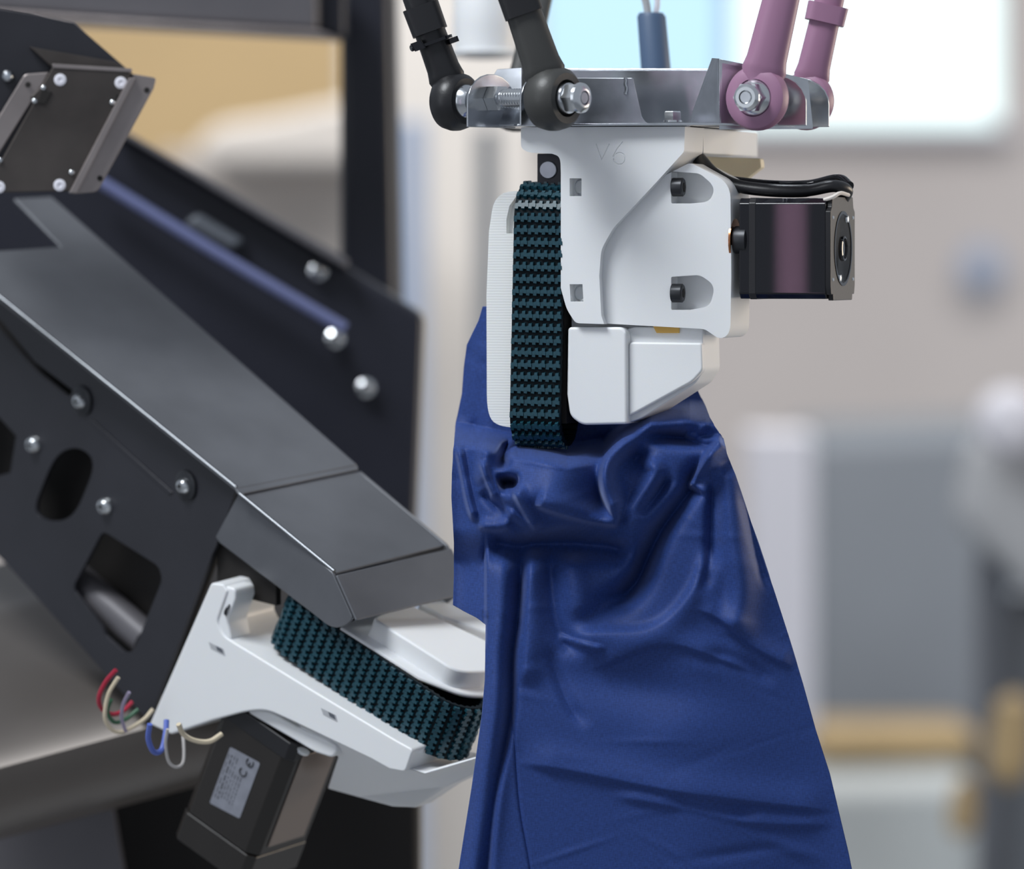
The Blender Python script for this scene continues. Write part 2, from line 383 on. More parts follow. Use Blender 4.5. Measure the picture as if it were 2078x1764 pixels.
prism('left_flange', T, 1, .003, [(50, 150, 8), (100, 146), (88, 170), (-40, 372), (-120, 372), (-60, 330)], .003, M['bracket'], ub, .0006)
for px, py in ((122, 162), (245, 168), (121, 376), (-2, 380)):
    p = T.w(T.hit(1, 0, px, py))
    lathe('screw', p, -T.A[1], [(0, 13*S), (.0003, 13*S), (.0005, 11*S), (.0005, 5*S), (.0001, 4*S)], M['frame'], ub, 20)
for px, py in ((88, 178), (70, 205), (228, 208), (145, 350), (0, 325)):
    lathe('rivet', T.w(T.hit(1, -.0005, px, py)), -T.A[1], [(0, 6*S), (.0006, 5*S), (.001, 2*S)], M['zinc'], ub, 12)
for px, py in ((57, 172), (298, 183), (203, 362)):
    cyl('bolt_hole', T.w(T.hit(1, .0019, px, py)), -T.A[1], 6*S, .0003, M['hole'], ub, 14)
prism('latch', T, 1, -.001, [(84, 182), (106, 186), (92, 212), (76, 210)], .002, M['hole'], ub, .0003)
prism('latch', T, 1, -.001, [(236, 190), (250, 196), (238, 212), (230, 204)], .002, M['hole'], ub, .0003)
lathe('screw', T.w(T.hit(1, .011, 16, 155)), -T.A[1], [(0, 14*S), (.001, 12*S), (.002, 6*S)], M['steel'], ub, 20)

# ------------------------------------------------------------------ the dark sheet-metal arm
K = solve(W(678, 1161, .045), -41.1, 10.4, -109.8)
arm = thing('sheet_metal_arm', 'dark grey sheet metal arm slanting down to the blue cloth', 'arm', K)
top = prism('top_cover', K, 2, 0, [(-120, 508), (480, 992), (726, 943), (105, 398), (28, 402), (124, 500), (-120, 516)], .0016, M['sheet'], arm, .0008, 3)
prism('hem_strip', K, 2, .0, [(478, 992), (726, 944), (727, 952), (486, 1003)], .0012, M['sheet'], arm, .0004)
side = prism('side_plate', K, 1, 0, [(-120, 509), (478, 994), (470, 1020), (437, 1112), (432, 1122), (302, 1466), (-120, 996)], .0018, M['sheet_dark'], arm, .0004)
side_cut = [cutter(K, 1, -.0002, [(102, 1062, 40), (64, 1040, 40), (112, 920, 45), (160, 905, 30), (196, 938, 45), (150, 1050, 40)], .01, .01, M['hole']),
            cutter(K, 1, -.0002, [(208, 1078, 12), (322, 1150, 14), (328, 1178, 10), (270, 1322, 12), (252, 1326, 8), (212, 1290), (205, 1270), (146, 1194, 14)], .01, .01, M['hole']),
            cutter(K, 1, -.0002, [(-60, 800), (0, 850), (32, 885), (20, 960), (-60, 980)], .01, .01, M['hole']),
            cutter(K, 1, -.0002, [(-90, 560), (0, 650), (70, 735), (150, 795), (136, 806), (80, 760), (0, 672), (-90, 590)], .01, .01, M['hole'])]
carve(side, side_cut)
prism('inner_plate', K, 1, .020, [(-200, 470), (500, 1010), (440, 1130), (320, 1440), (-200, 940)], .002, M['hole'], arm, 0)
tube('inner_tube', [K.w(K.hit(1, .012, 150, 1170)), K.w(K.hit(1, .012, 300, 1300))], 38*S, M['beam'], arm, 2, 18)
prism('side_ledge', K, 1, -.0006, [(176, 852), (186, 852), (350, 1000), (342, 1004)], .0008, M['sheet_dark'], arm, .0003)
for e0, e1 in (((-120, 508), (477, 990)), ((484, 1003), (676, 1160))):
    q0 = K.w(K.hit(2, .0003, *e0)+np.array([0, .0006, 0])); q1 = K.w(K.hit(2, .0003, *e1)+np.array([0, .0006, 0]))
    tube('edge_highlight', [q0, (q0+q1)/2, q1], .0009, M['edge'], arm, 0, 14, label='thin rod added as the bright edge highlight')  # rod added along the fold to draw its highlight line
# folded nose
prism('nose_cover', K, 2, .0012, [(486, 1006), (728, 956), (905, 1106), (681, 1163)], .0014, M['sheet'], arm, .0006, 3)
p1 = K.hit(1, 0, 683, 1167); p2 = K.hit(1, 0, 724, 1259)
LB = K.hit(2, .0012, 905, 1106)[1]
nv = nrm([p2[2]-p1[2], 0, -(p2[0]-p1[0])])
def nose_face():
    a = [p1, p2, p2+np.array([0, LB, 0]), p1+np.array([0, LB, 0])]
    b = [x-nv*.0014 for x in a]
    v, f = ext([K.w(x) for x in a], [K.w(x) for x in b], 4)
    return mk('nose_face', v, f, M['sheet'], arm, True, .0006, 2)
nose_face()
prism('nose_side', K, 1, -.0004, [(483, 1004), (674, 1162, 6), (716, 1256, 8), (700, 1272, 16), (672, 1276, 24), (640, 1250, 20), (445, 1102), (437, 1090)], .0014, M['sheet'], arm, .0004)
prism('nose_far_side', K, 1, LB-.001, [(728, 957), (905, 1106, 6), (946, 1190), (900, 1230), (700, 1060)], .0014, M['sheet'], arm, .0004)
prism('tab', K, 1, .004, [(440, 1090), (520, 1155), (560, 1180), (560, 1230), (440, 1200)], .003, M['hole'], arm, .0004)
def bolt(px, py, R, fr, ax, val, sgn, parent, wash=True):
    p = fr.w(fr.hit(ax, val, px, py)); d = fr.A[ax]*sgn
    if wash: lathe('washer', p, d, [(0, R), (.0008, R), (.0012, R*.9), (.0013, R*.4)], M['oxide'], parent, 30)
    r = R*(.55 if wash else 1)
    b = lathe('screw', p+d*(.001 if wash else 0), d, [(0, r), (r*.35, r*.96), (r*.7, r*.7), (r*.8, r*.36), (r*.55, r*.3)], M['zinc'], parent, 24)
    for kq in (0, 1):
        x, y, z = basis(d); xx = (x, y)[kq]; yy = (y, x)[kq]; c = p+d*(r*.8+(.001 if wash else 0))
        q = [c+xx*sx*r*.5+yy*sy*r*.08 for sx, sy in ((-1, -1), (1, -1), (1, 1), (-1, 1))]
        v, f = ext(q, [k-d*.0002 for k in q], 4); mk('cross_slot', v, f, M['hole'], b)
for px, py in ((167, 813), (378, 985)): bolt(px, py, 33*S, K, 1, -.0002, -1, arm)
for px, py in ((70, 902), (215, 1027)): bolt(px, py, 20*S, K, 1, -.0002, -1, arm, False)

# ------------------------------------------------------------------ belt builder
def belt(parent, fr, c, LA, DA, WA, half, R, width, pitch, cols, tilt=0, cw=.0029, vis=-.25):
    """stadium loop: straight runs along axis LA, depth along DA (outer side of the near run is -DA), width along WA"""
    A = fr.A; L = A[LA]; Dv = A[DA]; Wv = A[WA]; c = fr.w(c)
    if tilt: t = math.radians(tilt); L, Wv = L*math.cos(t)+Wv*math.sin(t), Wv*math.cos(t)-L*math.sin(t)
    per = 4*half+2*math.pi*R
    def at(s, r=R):
        s = s % per
        if s < 2*half: return c+L*(half-s)-Dv*r, -Dv, -L           # near run
        s -= 2*half
        if s < math.pi*R: a = s/R; n = -Dv*math.cos(a)-L*math.sin(a); return c-L*half+n*r, n, -L*math.cos(a)+Dv*math.sin(a)
        s -= math.pi*R
        if s < 2*half: return c+L*(-half+s)+Dv*r, Dv, L
        s -= 2*half; a = s/R; n = Dv*math.cos(a)+L*math.sin(a); return c+L*half+n*r, n, L*math.cos(a)-Dv*math.sin(a)
    v = []; f = []; N = 150
    for i in range(N):
        s = per*i/N
        tth = .0009 if i % 2 else 0
        for r, wd in ((R, -1), (R, 1), (R-.0012-tth, 1), (R-.0012-tth, -1)):
            p, n, t = at(s, r); v.append(p+Wv*wd*width/2)
    for i in range(N):
        j = (i+1) % N
        for k in range(4): q = (k+1) % 4; f.append((i*4+k, i*4+q, j*4+q, j*4+k))
    b = mk('belt', v, f, M['belt'], parent, smooth=False)
    # one stud: a stepped tooth, x along width, y along the run, z outward
    a_ = cw*.5; h = pitch*.5
    a_ *= 1.08; out = [(-a_*1.0, -h*.80), (-a_*.10, -h*.86), (-a_*.05, -h*.40), (a_*.98, -h*.48), (a_*.98, h*.20), (a_*.72, h*.30), (a_*.72, h*.84), (-a_*.12, h*.80), (-a_*.20, h*.36), (-a_*1.0, h*.22)]
    n = len(out); vv = [(x, y, -.0002) for x, y in out]+[(x*.92, y*.88, .0014) for x, y in out]
    ff = [tuple(range(2*n-1, n-1, -1))][::-1]; ff = [tuple(range(n, 2*n))]
    for i in range(n): j = (i+1) % n; ff.append((i, j, n+j, n+i))
    me = bpy.data.meshes.new('stud'); me.from_pydata(vv, [], ff); me.materials.append(M['teal'])
    me2 = bpy.data.meshes.new('stud_low'); me2.from_pydata([(x*1.05, y, z*.75) for x, y, z in vv], [], ff); me2.materials.append(M['teal'])
    iv = ROOT[parent.name]; rows = int(per/pitch); cnt = 0; rnd = random.Random(3)
    for i in range(rows):
        s = per*i/rows; p, nn, t = at(s)
        if nn.dot(nrm(CAM-p)) < vis: continue
        for k in range(cols):
            x = (k-(cols-1)/2)*(width-.0006)/cols
            m = Matrix.Identity(4); xa = Wv; ya = np.cross(nn, Wv); q = p+Wv*(x+rnd.uniform(-.00008, .00008))
            for r_ in range(3): m[r_][0] = xa[r_]; m[r_][1] = ya[r_]; m[r_][2] = nn[r_]; m[r_][3] = q[r_]
            o = bpy.data.objects.new('stud', me if rnd.random() < .7 else me2); COL.objects.link(o); o.parent = b
            m2 = iv @ m @ Matrix.Rotation(rnd.uniform(-.06, .06), 4, 'Z'); o.matrix_local = m2; cnt += 1
    return b

# ------------------------------------------------------------------ upper gripper
G = yaw(W(1139, 560, 0), -17)
gr = thing('belt_gripper', 'white belt gripper with teal studded belt hanging above the blue cloth', 'gripper', G)
def gp(px, py, v=0): return G.w(G.hit(1, v, px, py))
face = prism('mounting_body', G, 1, 0, [(1057, 258, 4), (1390, 257), (1388, 308, 4), (1330, 372), (1245, 462, 12), (1220, 506, 14), (1216, 560), (1220, 640), (1226, 658), (1168, 656, 8), (1150, 628, 12), (1138, 585), (1138, 350), (1137, 318, 18), (1120, 312), (1072, 310, 14), (1057, 300, 8)], .030, M['white'], gr, .0007, 3)
cuts = [cutter(G, 1, 0, [(1156, 362), (1180, 362), (1180, 398), (1156, 398)], .002, .006),
        cutter(G, 1, 0, [(1156, 577), (1182, 577), (1184, 612), (1158, 612)], .002, .006)]
# engraved lettering
def text(s, size, depth, fr, ax_o, mname, parent=None, name='letter', rot=0, shear=0):
    cu = bpy.data.curves.new('t', 'FONT'); cu.body = s; cu.size = size; cu.extrude = depth; cu.resolution_u = 3
    cu.align_x = 'CENTER'; cu.align_y = 'CENTER'; cu.shear = shear
    o = bpy.data.objects.new('t', cu); COL.objects.link(o); bpy.context.view_layer.update()
    me = bpy.data.meshes.new_from_object(o.evaluated_get(bpy.context.evaluated_depsgraph_get())); bpy.data.objects.remove(o)
    V = [np.array(v.co) for v in me.vertices]; F = [tuple(p.vertices) for p in me.polygons]
    c, X, Y = ax_o; Z = np.cross(X, Y); t = math.radians(rot); X, Y = X*math.cos(t)+Y*math.sin(t), Y*math.cos(t)-X*math.sin(t)
    return mk(name, [c+X*v[0]+Y*v[1]+Z*v[2] for v in V], F, M[mname], parent, smooth=False)
def stroke_cut(pts, wd, dp):
    """one engraved stroke as a thin bar along picture points on the front face"""
    out = []
    P = [gp(x, y, 0) for x, y in pts]; v, f = tube_mesh(P, wd, 6)
    return mk('c', v, f, M['white'])
six = [(1253, 290), (1247, 303), (1242, 315)]+[(1256+13*math.cos(a), 321+13*math.sin(a)) for a in np.linspace(math.pi*1.02, -math.pi*.98, 17)]
cuts += [stroke_cut([(1210, 292), (1221, 324), (1237, 292)], 1.7*S, 1), stroke_cut([(1264, 288), (1252, 303), (1244, 318)], 1.7*S, 1),
         stroke_cut([(1257+12*math.cos(a), 322+12*math.sin(a)) for a in np.linspace(math.pi, -math.pi*.95, 15)], 1.7*S, 1)]
carve(face, cuts)
for py in (380, 595):
    lathe('screw', gp(1181, py, .0058), G.A[0]*-.3-G.A[1], [(0, 17*S), (.0006, 17*S), (.001, 13*S), (.0006, 6*S)], M['zinc'], gr, 20)
box('top_flange', G, (G.hit(1, 0, 1100, 258)[0], .029, G.hit(1, 0, 1139, 311)[2]), (G.hit(1, 0, 1390, 258)[0], .118, G.hit(1, 0, 1139, 258)[2]), M['white'], gr, .0007)
# raised cover on the right
cov = prism('gear_cover', G, 1, .0045, [(1200, 480), (1330, 366), (1400, 330, 8), (1482, 372, 30), (1484, 560), (1482, 676, 20), (1462, 690, 14), (1430, 668, 8), (1232, 657), (1200, 640)], .030, M['white'], gr, .0035, 5)
cc = [cutter(G, 1, .0045, [(1362, 348, 3), (1420, 352, 10), (1452, 380, 20), (1440, 410, 14), (1400, 413), (1362, 413, 3)], .01, .0095),
      cutter(G, 1, .0045, [(1362, 562, 3), (1420, 558, 10), (1452, 580, 20), (1440, 622, 14), (1400, 629), (1362, 629, 3)], .01, .0095)]
carve(cov, cc)
cov.modifiers[0].width = .0014; cov.modifiers[0].segments = 4
def socket(px0, px1, py, r, v, parent, wash=False, name='socket_screw'):
    p0 = gp(px0, py, v); p1_ = gp(px1, py, v); h = np.linalg.norm(p1_-p0); d = G.A[0]
    sc_ = lathe(name, p0, d, [(0, r*.96), (.0004, r), (h-.0005, r), (h, r*.86), (h, r*.5), (h-.0022, r*.48)], M['oxide'], parent, 30)
    x, y, z = basis(d)
    lathe('hex_recess', p0+d*(h-.0004), d, [(0, r*.52), (.0005, r*.52)], M['hole'], sc_, 6)
    return sc_
socket(1365, 1388, 380, 19*S, .0062, gr); socket(1364, 1387, 595, 19*S, .0062, gr)
lathe('copper_washer', gp(1489, 489, .012), G.A[0], [(0, 45*S), (.0008, 45*S), (.0008, 20*S)], M['copper'], gr, 30)
socket(1492, 1519, 487, 28*S, .010, gr)
# lower housing
prism('roller_housing', G, 1, .0025, [(1152, 664, 8), (1262, 664, 10), (1271, 675), (1272, 861), (1180, 863, 12), (1156, 845, 12), (1150, 800)], .030, M['white'], gr, .0012, 4)
prism('drive_housing', G, 1, .0085, [(1262, 670), (1288, 664), (1426, 664, 4), (1428, 752, 8), (1412, 778, 8), (1300, 850, 14), (1262, 862)], .026, M['white'], gr, .0016, 4)
prism('drive_front', G, 1, .0055, [(1275, 694, 12), (1424, 696, 6), (1426, 752, 8), (1405, 775, 10), (1290, 838, 14), (1275, 845)], .006, M['white'], gr, .0015, 4)
prism('neck', G, 1, .012, [(1160, 640), (1440, 640), (1440, 680), (1160, 680)], .016, M['white'], gr, 0)
prism('amber_insert', G, 1, .0075, [(1322, 656), (1378, 656), (1378, 676), (1332, 676)], .004, M['amber'], gr, .0002)
# end cap on the left with its slot
cap = prism('end_cap', G, 1, .0065, [(1004, 388, 60), (1085, 388), (1085, 868), (1015, 868, 34), (988, 845, 45), (987, 600), (992, 470)], .030, M['white_layer'], gr, .0012, 3)
pth = [(1034, 478), (1034, 452), (1038, 425), (1048, 405), (1062, 393)]
cut = mk('c', *tube_mesh([gp(x, y, .003) for x, y in pth], 8*S, 6), M['white'])
cut2 = cutter(G, 1, .0065, [(1028, 474), (1028, 445), (1034, 418), (1050, 396), (1066, 388), (1074, 396), (1056, 410), (1044, 430), (1041, 474)], .003, .004)
bpy.data.objects.remove(cut); carve(cap, [cut2])
prism('bearing_plate', G, 1, .012, [(1090, 312), (1140, 312), (1140, 600), (1090, 600)], .004, M['navy'], gr, .0003)
cyl('pivot_pin', gp(1113, 345, .012), -G.A[1], 18*S, .0008, M['steel_dull'], gr, 30)
prism('core', G, 1, .006, [(1060, 430), (1142, 430), (1150, 860), (1050, 860)], .016, M['hole'], gr, .0003)
bc = G.hit(1, .0012, 1090, 640)+np.array([0, .0136, 0])
belt(gr, G, bc, 2, 1, 0, .0397, .0136, .0214, .0049, 7, tilt=1.3)
# steel delta plate above the body
pl = 'steel_plate'
prism('base_plate', G, 2, G.hit(1, 0, 1139, 257)[2], [(1050, 256)], .0) if False else None
zb = G.hit(1, 0, 1139, 256.5)[2]
def plan(name, pts, z0, h, m, parent, bevel=.0003):
    v, f = ext([G.w((a, b, z0)) for a, b in pts], [G.w((a, b, z0+h)) for a, b in pts], len(pts)); return mk(name, v, f, m, parent, True, bevel)
ul = G.hit(1, -.004, 1052, 256)[0]; ur = G.hit(1, 0, 1400, 256)[0]
plan('base_plate', [(ul, -.006), (ur, -.004), (ur+.03, .012), (ur+.022, .06), (.04, .105), (0, .105), (ul-.012, .05), (ul-.014, .01)], zb, .0010, M['steel'], gr)
prism('back_wall', G, 1, .046, [(1100, 139), (1482, 139), (1482, 258), (1100, 258)], .001, M['steel'], gr, .0003)
prism('wall_rim', G, 1, .0445, [(1100, 139), (1482, 139), (1482, 143), (1100, 143)], .003, M['steel'], gr, .0003)
prism('front_flange', G, 1, .002, [(1170, 158), (1284, 158, 3), (1302, 238, 5), (1312, 250, 5), (1400, 252), (1400, 257), (1060, 257), (1060, 200)], .001, M['steel_dull'], gr, .0003)
v_, f_ = tube_mesh([gp(1270+random.uniform(-1.5, 1.5), 157+i*3.5, .0015) for i in range(11)], [(3.2*S+random.uniform(0, .0003))]*11, 8)
mk('weld_bead', v_, f_, M['steel'], gr)
hp = gp(1365, 248, .012)
lathe('hex_head', hp, (0, 0, 1), [(0, 20*S), (.0008, 20*S)], M['zinc'], gr, 24)
lathe('hex_head', hp+np.array([0, 0, .0008]), (0, 0, 1), [(0, 19*S), (.003, 19*S), (.0036, 17*S)], M['zinc'], gr, 6)

# joint brackets: A left (axis -40), B right (axis +66)
def joint(ax_deg, pc, sep, tabw, ztop, zbot, gap, parent):
    """two round-topped tabs across the joint axis with the bolt between them"""
    J = yaw(pc, ax_deg)
    for sgn in (-1, 1):
        x = sgn*sep/2
        n = 10; pts = [(-tabw/2, zbot), (tabw/2, zbot), (tabw/2, ztop-tabw*.38)]
        pts += [(tabw/2*math.cos(a), ztop-tabw*.38+tabw*.38*math.sin(a)) for a in np.linspace(.2, math.pi-.2, n)]
        pts += [(-tabw/2, ztop-tabw*.38)]
        v, f = ext([J.w((x-.0005, a, b)) for a, b in pts], [J.w((x+.0005, a, b)) for a, b in pts], len(pts))
        mk('joint_tab', v, f, M['steel'], parent, True, .0003)
    return J
s2 = .64
JA = joint(-40, W(1050, 199, -.005), .028, .030, .0100, -.0118, 0, gr)
tube('joint_bolt', [JA.w((-.016, 0, 0)), JA.w((.033, 0, 0))], 19*S, M['zinc'], gr, 0, 16)
tp = []
for i in range(90): a = i*.9; tp.append(JA.w((-.0095+i*.00020, 19.3*S*math.cos(a), 19.3*S*math.sin(a))))
v_, f_ = tube_mesh(tp, .0003, 5); th = mk('screw_thread', v_, f_, M['zinc'], gr)
lathe('hex_nut', JA.w((-.0134, 0, 0)), JA.A[0], [(0, 28*S), (.0055, 28*S), (.0062, 22*S)], M['zinc'], gr, 6)
lathe('hex_nut', JA.w((.0134, 0, 0)), -JA.A[0], [(0, 26*S), (.004, 26*S), (.0046, 22*S)], M['steel_dull'], gr, 6)
JB = joint(66, W(1592, 197, .004), .026, .029, .0085, -.0120, 0, gr)
tube('joint_bolt', [JB.w((-.036, 0, 0)), JB.w((.018, 0, 0))], 13*S, M['zinc'], gr, 0, 16)
lathe('hex_nut', JB.w((.0125, 0, 0)), -JB.A[0], [(0, 26*S), (.005, 26*S), (.0056, 22*S)], M['zinc'], gr, 6)
# gusset of bracket B and its tangent plate
def quad_plate(name, pts, th, m, parent, bevel=.0003):
    P = [W(*p) for p in pts]; n = nrm(np.cross(P[1]-P[0], P[2]-P[1]))
    v, f = ext(P, [p+n*th for p in P], len(P)); return mk(name, v, f, m, parent, True, bevel)
quad_plate('gusset_plate', [(1405, 256, -.001), (1408, 228, -.001), (1448, 118, .004), (1460, 119, -.012), (1460, 258, -.012)], .001, M['steel_dull'], gr)
quad_plate('gusset_plate', [(1460, 119, -.012), (1514, 130, -.011), (1640, 160, -.004), (1650, 258, -.003), (1460, 259, -.012)], -.001, M['steel'], gr)
quad_plate('gusset_plate', [(1060, 257, 0), (1060, 140, .02), (1010, 143, .024), (1000, 160, .024), (1000, 257, .01)], .001, M['steel_dull'], gr)

# connecting rods
def rod(name, label, px, py, y, R, t, J, top, hw, m, msleeve, ext_up=True, hd=None, group=None, neck=.9, sleeve=None):
    c = W(px, py, y); r = thing(name, label, 'rod', c, group); d = J.A[0]; h = t/2*S
    Ro = R*S; Ri = R*.58*S
    prof = [(-h, Ri), (-h, Ro*.78), (-h*.72, Ro*.93), (0-h*.2, Ro), (h*.2, Ro), (h*.72, Ro*.93), (h, Ro*.78), (h, Ri), (h*.3, Ri*.96), (-h*.3, Ri*.96)]
    lathe('rod_eye', c, d, prof, m, r, 40, closed=True)
    tx, ty = top; e = W(tx, ty, y); u = nrm(e-c); X = nrm(np.cross(u, np.array([0, 1.0, 0]))); Y = np.cross(X, u)
    Lh = np.linalg.norm(e-c); hd = hd or hw
    hd = hd*.85; secs = [(c+u*Ro*.45, X, Y, hw*S*.9, hd*S*.6), (c+u*Ro*.86, X, Y, hw*S*1.14, hd*S*.9), (c+u*Ro*1.02, X, Y, hw*S*1.08, hd*S*.93), (c+u*Ro*1.22, X, Y, hw*S*1.02, hd*S*.96), (c+u*Ro*1.6, X, Y, hw*S, hd*S), (e, X, Y, hw*S*neck, hd*S)]
    loft('shank', secs, m, r, sq=2.5)
    bl = ball('ball', c, d, Ri*1.12, M['zinc'], r, .8)
    return r, c, u, X, Y
RA2 = rod('connecting_rod', 'charcoal ball-jointed rod at left with the hex nut facing front', 1123, 200, -.030, 65, 72, JA, (1040, -40), 38, M['charcoal'], None)
r, c, u, X, Y = RA2
loft('rod_sleeve', [(c+u*.0355, X, Y, 40*S, 40*S), (c+u*.09, X, Y, 42*S, 42*S)], M['black'], r, sq=5)
# shoulder and nut on the near ball
lathe('ball_collar', c+JA.A[0]*.0060, JA.A[0], [(0, 34*S), (.0022, 31*S), (.0032, 24*S)], M['steel'], gr, 30)
lathe('lock_nut', c+JA.A[0]*.0088, JA.A[0], [(0, 31*S), (.0052, 31*S), (.0052, 27*S)], M['zinc'], gr, 6)
lathe('nut_collar', c+JA.A[0]*.0138, JA.A[0], [(0, 31*S), (.0012, 30*S), (.0024, 21*S), (.0024, 14*S), (.0014, 13*S)], M['zinc'], gr, 30)
cyl('bolt_end', c+JA.A[0]*.0146, JA.A[0], 12.5*S, .0016, M['steel_dull'], gr, 24)
RA1 = rod('connecting_rod', 'black ball-jointed rod at far left with cable tie around it', 924, 206, .010, 60, 60, JA, (838, -30), 33, M['black'], None)
r, c, u, X, Y = RA1
loft('rod_sleeve', [(c+u*.0300, X, Y, 37*S, 37*S), (c+u*.0415, X, Y, 38*S, 38*S)], M['black'], r, sq=5)
loft('cable_tie', [(c+u*.0250, X, Y, 40*S, 40*S), (c+u*.0262, X, Y, 40.5*S, 40.5*S)], M['gloss_black'], r, sq=4)
tie = c+u*.0262
loft('tie_head', [(tie+X*30*S-Y*36*S-u*.0018, X, Y, 12*S, 9*S), (tie+X*34*S-Y*36*S+u*.0018, X, Y, 12*S, 9*S)], M['gloss_black'], r, sq=5)
cyl('tie_tail', tie+X*40*S-Y*34*S, X*.8-Y*.3, 7*S, .0018, M['gloss_black'], r, 14)
loft('tie_head', [(c+u*.0225-X*40*S-Y*20*S, X, Y, 10*S, 9*S), (c+u*.0247-X*40*S-Y*20*S, X, Y, 10*S, 9*S)], M['gloss_black'], r, sq=5)
lathe('ball_collar', c+JA.A[0]*.0050, JA.A[0], [(0, 36*S), (.002, 35*S), (.0045, 26*S)], M['steel'], gr, 30)
RB1 = rod('connecting_rod', 'ball-jointed rod with painted-in mauve reflection at right, the nearer of two', 1537, 199, -.024, 66, 46, JB, (1592, -30), 40, M['mauve'], None)
r, c, u, X, Y = RB1
lathe('ball_collar', c-JB.A[0]*.0042, -JB.A[0], [(0, 33*S), (.0018, 30*S), (.0026, 26*S)], M['steel'], gr, 30)
lathe('lock_nut', c-JB.A[0]*.0062, -JB.A[0], [(0, 31*S), (.0048, 31*S), (.0048, 27*S)], M['zinc'], gr, 6)
lathe('nut_collar', c-JB.A[0]*.0108, -JB.A[0], [(0, 28*S), (.0012, 27*S), (.0024, 21*S), (.0024, 14*S), (.0014, 13*S)], M['zinc'], gr, 30)
cyl('bolt_end', c-JB.A[0]*.0116, -JB.A[0], 12.5*S, .0016, M['steel'], gr, 24)
RB2 = rod('connecting_rod', 'ball-jointed rod with painted-in mauve reflection at right, the farther of two', 1636, 205, .030, 60, 44, JB, (1690, -30), 33, M['mauve'], None)
r, c, u, X, Y = RB2
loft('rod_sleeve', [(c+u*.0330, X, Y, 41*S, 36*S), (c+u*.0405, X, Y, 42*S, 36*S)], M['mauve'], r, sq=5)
# third pair sits behind the plate
c3 = W(1048, 205, .10); r3 = thing('connecting_rod', 'dark rod end just showing behind the charcoal rod', 'rod', c3)
lathe('rod_eye', c3, (0, 1, 0), [(-.005, 30*S), (-.005, 60*S), (0, 66*S), (.005, 60*S), (.005, 30*S)], M['charcoal'], r3, 30, closed=True)
u3 = nrm(W(1110, -60, .14)-c3); loft('shank', [(c3+u3*.010, np.array([1., 0, 0]), np.array([0, 1., 0]), 30*S, 25*S), (c3+u3*.06, np.array([1., 0, 0]), np.array([0, 1., 0]), 26*S, 25*S)], M['charcoal'], r3)
# sleeved cable rising behind the plate
sl = thing('sleeved_cable', 'navy sleeved cable rising behind the steel plate', 'cable', W(1335, 150, .11))
ks = S*(D+.11)/D
loft('sleeve', [(W(1336, 200, .11), np.array([1., 0, 0]), np.array([0, 1., 0]), 31*ks, 31*ks), (W(1322, 34, .11), np.array([1., 0, 0]), np.array([0, 1., 0]), 29*ks, 29*ks), (W(1321, 26, .11), np.array([1., 0, 0]), np.array([0, 1., 0]), 24*ks, 24*ks)], M['sleeve'], sl, sq=2)
tube('wire', [W(1316, 40, .11), W(1311, 5, .11), W(1298, -40, .11)], 8*ks, M['lgrey'], sl)
tube('wire', [W(1328, 40, .112), W(1334, 5, .112), W(1330, -40, .112)], 6*ks, M['frame'], sl)
# motor on the right
mo_l = G.hit(1, .0065, 1500, 500); mo_r = G.hit(1, .0065, 1676, 500)
zt = G.hit(1, .0065, 1600, 402)[2]; zbm = G.hit(1, .0065, 1600, 607)[2]; vf, vb = .0065, .0465
def motor_outline(c, h, cut):
    return [(-h+cut, -h), (h-cut, -h), (h, -h+cut), (h, h-cut), (h-cut, h), (-h+cut, h), (-h, h-cut), (-h, -h+cut)]
mc = np.array([0, (vf+vb)/2, (zt+zbm)/2]); mh = (zt-zbm)/2
def mprism(name, x0, x1, h, cut, m, parent, bev=.0004):
    o_ = motor_outline(0, h, cut); a = [G.w((x0, mc[1]+p, mc[2]+q)) for p, q in o_]; b = [G.w((x1, mc[1]+p, mc[2]+q)) for p, q in o_]
    v, f = ext(a, b, 8); return mk(name, v, f, m, parent, True, bev, 3)
motor = mprism('motor', mo_l[0], mo_r[0], mh, .0022, M['gloss_black'], gr)
mprism('motor_band', mo_l[0]+.004, mo_l[0]+.007, mh+.0002, .0022, M['black'], motor)
x1 = mo_r[0]
# end plate with notched corners
hh = mh+.0006; nt_ = .006
op = [(-hh, -hh+nt_), (-hh+.0012, -hh+nt_*.4), (-hh+nt_*.7, -hh+nt_*.4), (-hh+nt_*.8, -hh), (hh-nt_*.8, -hh), (hh-nt_*.7, -hh+nt_*.4), (hh-.0012, -hh+nt_*.4), (hh, -hh+nt_), (hh, hh-nt_), (hh-nt_*.4, hh-nt_*.7), (hh-nt_*.6, hh), (-hh+nt_*.6, hh), (-hh+nt_*.4, hh-nt_*.7), (-hh, hh-nt_)]
a = [G.w((x1, mc[1]+p, mc[2]+q)) for p, q in op]; b = [G.w((x1+.0022, mc[1]+p, mc[2]+q)) for p, q in op]
v, f = ext(a, b, len(op)); ep = mk('motor_end_plate', v, f, M['black'], motor, True, .0003)
pe = G.w((x1+.0022, mc[1], mc[2])); dU = G.A[0]
lathe('end_ring', pe, dU, [(0, .0152), (.0003, .0152), (.0003, .0140), (0, .0138)], M['gloss_black'], motor, 40)
lathe('end_hub', pe, dU, [(0, .0052), (.0008, .005), (.001, .0042), (.0004, .004)], M['gloss_black'], motor, 30)
for a_ in (math.radians(t) for t in (62, 242)):
    lathe('screw', pe+G.A[1]*.0135*math.cos(a_)+G.A[2]*.0135*math.sin(a_), dU, [(0, .0016), (.0008, .0014), (.001, .0006)], M['zinc'], motor, 14)
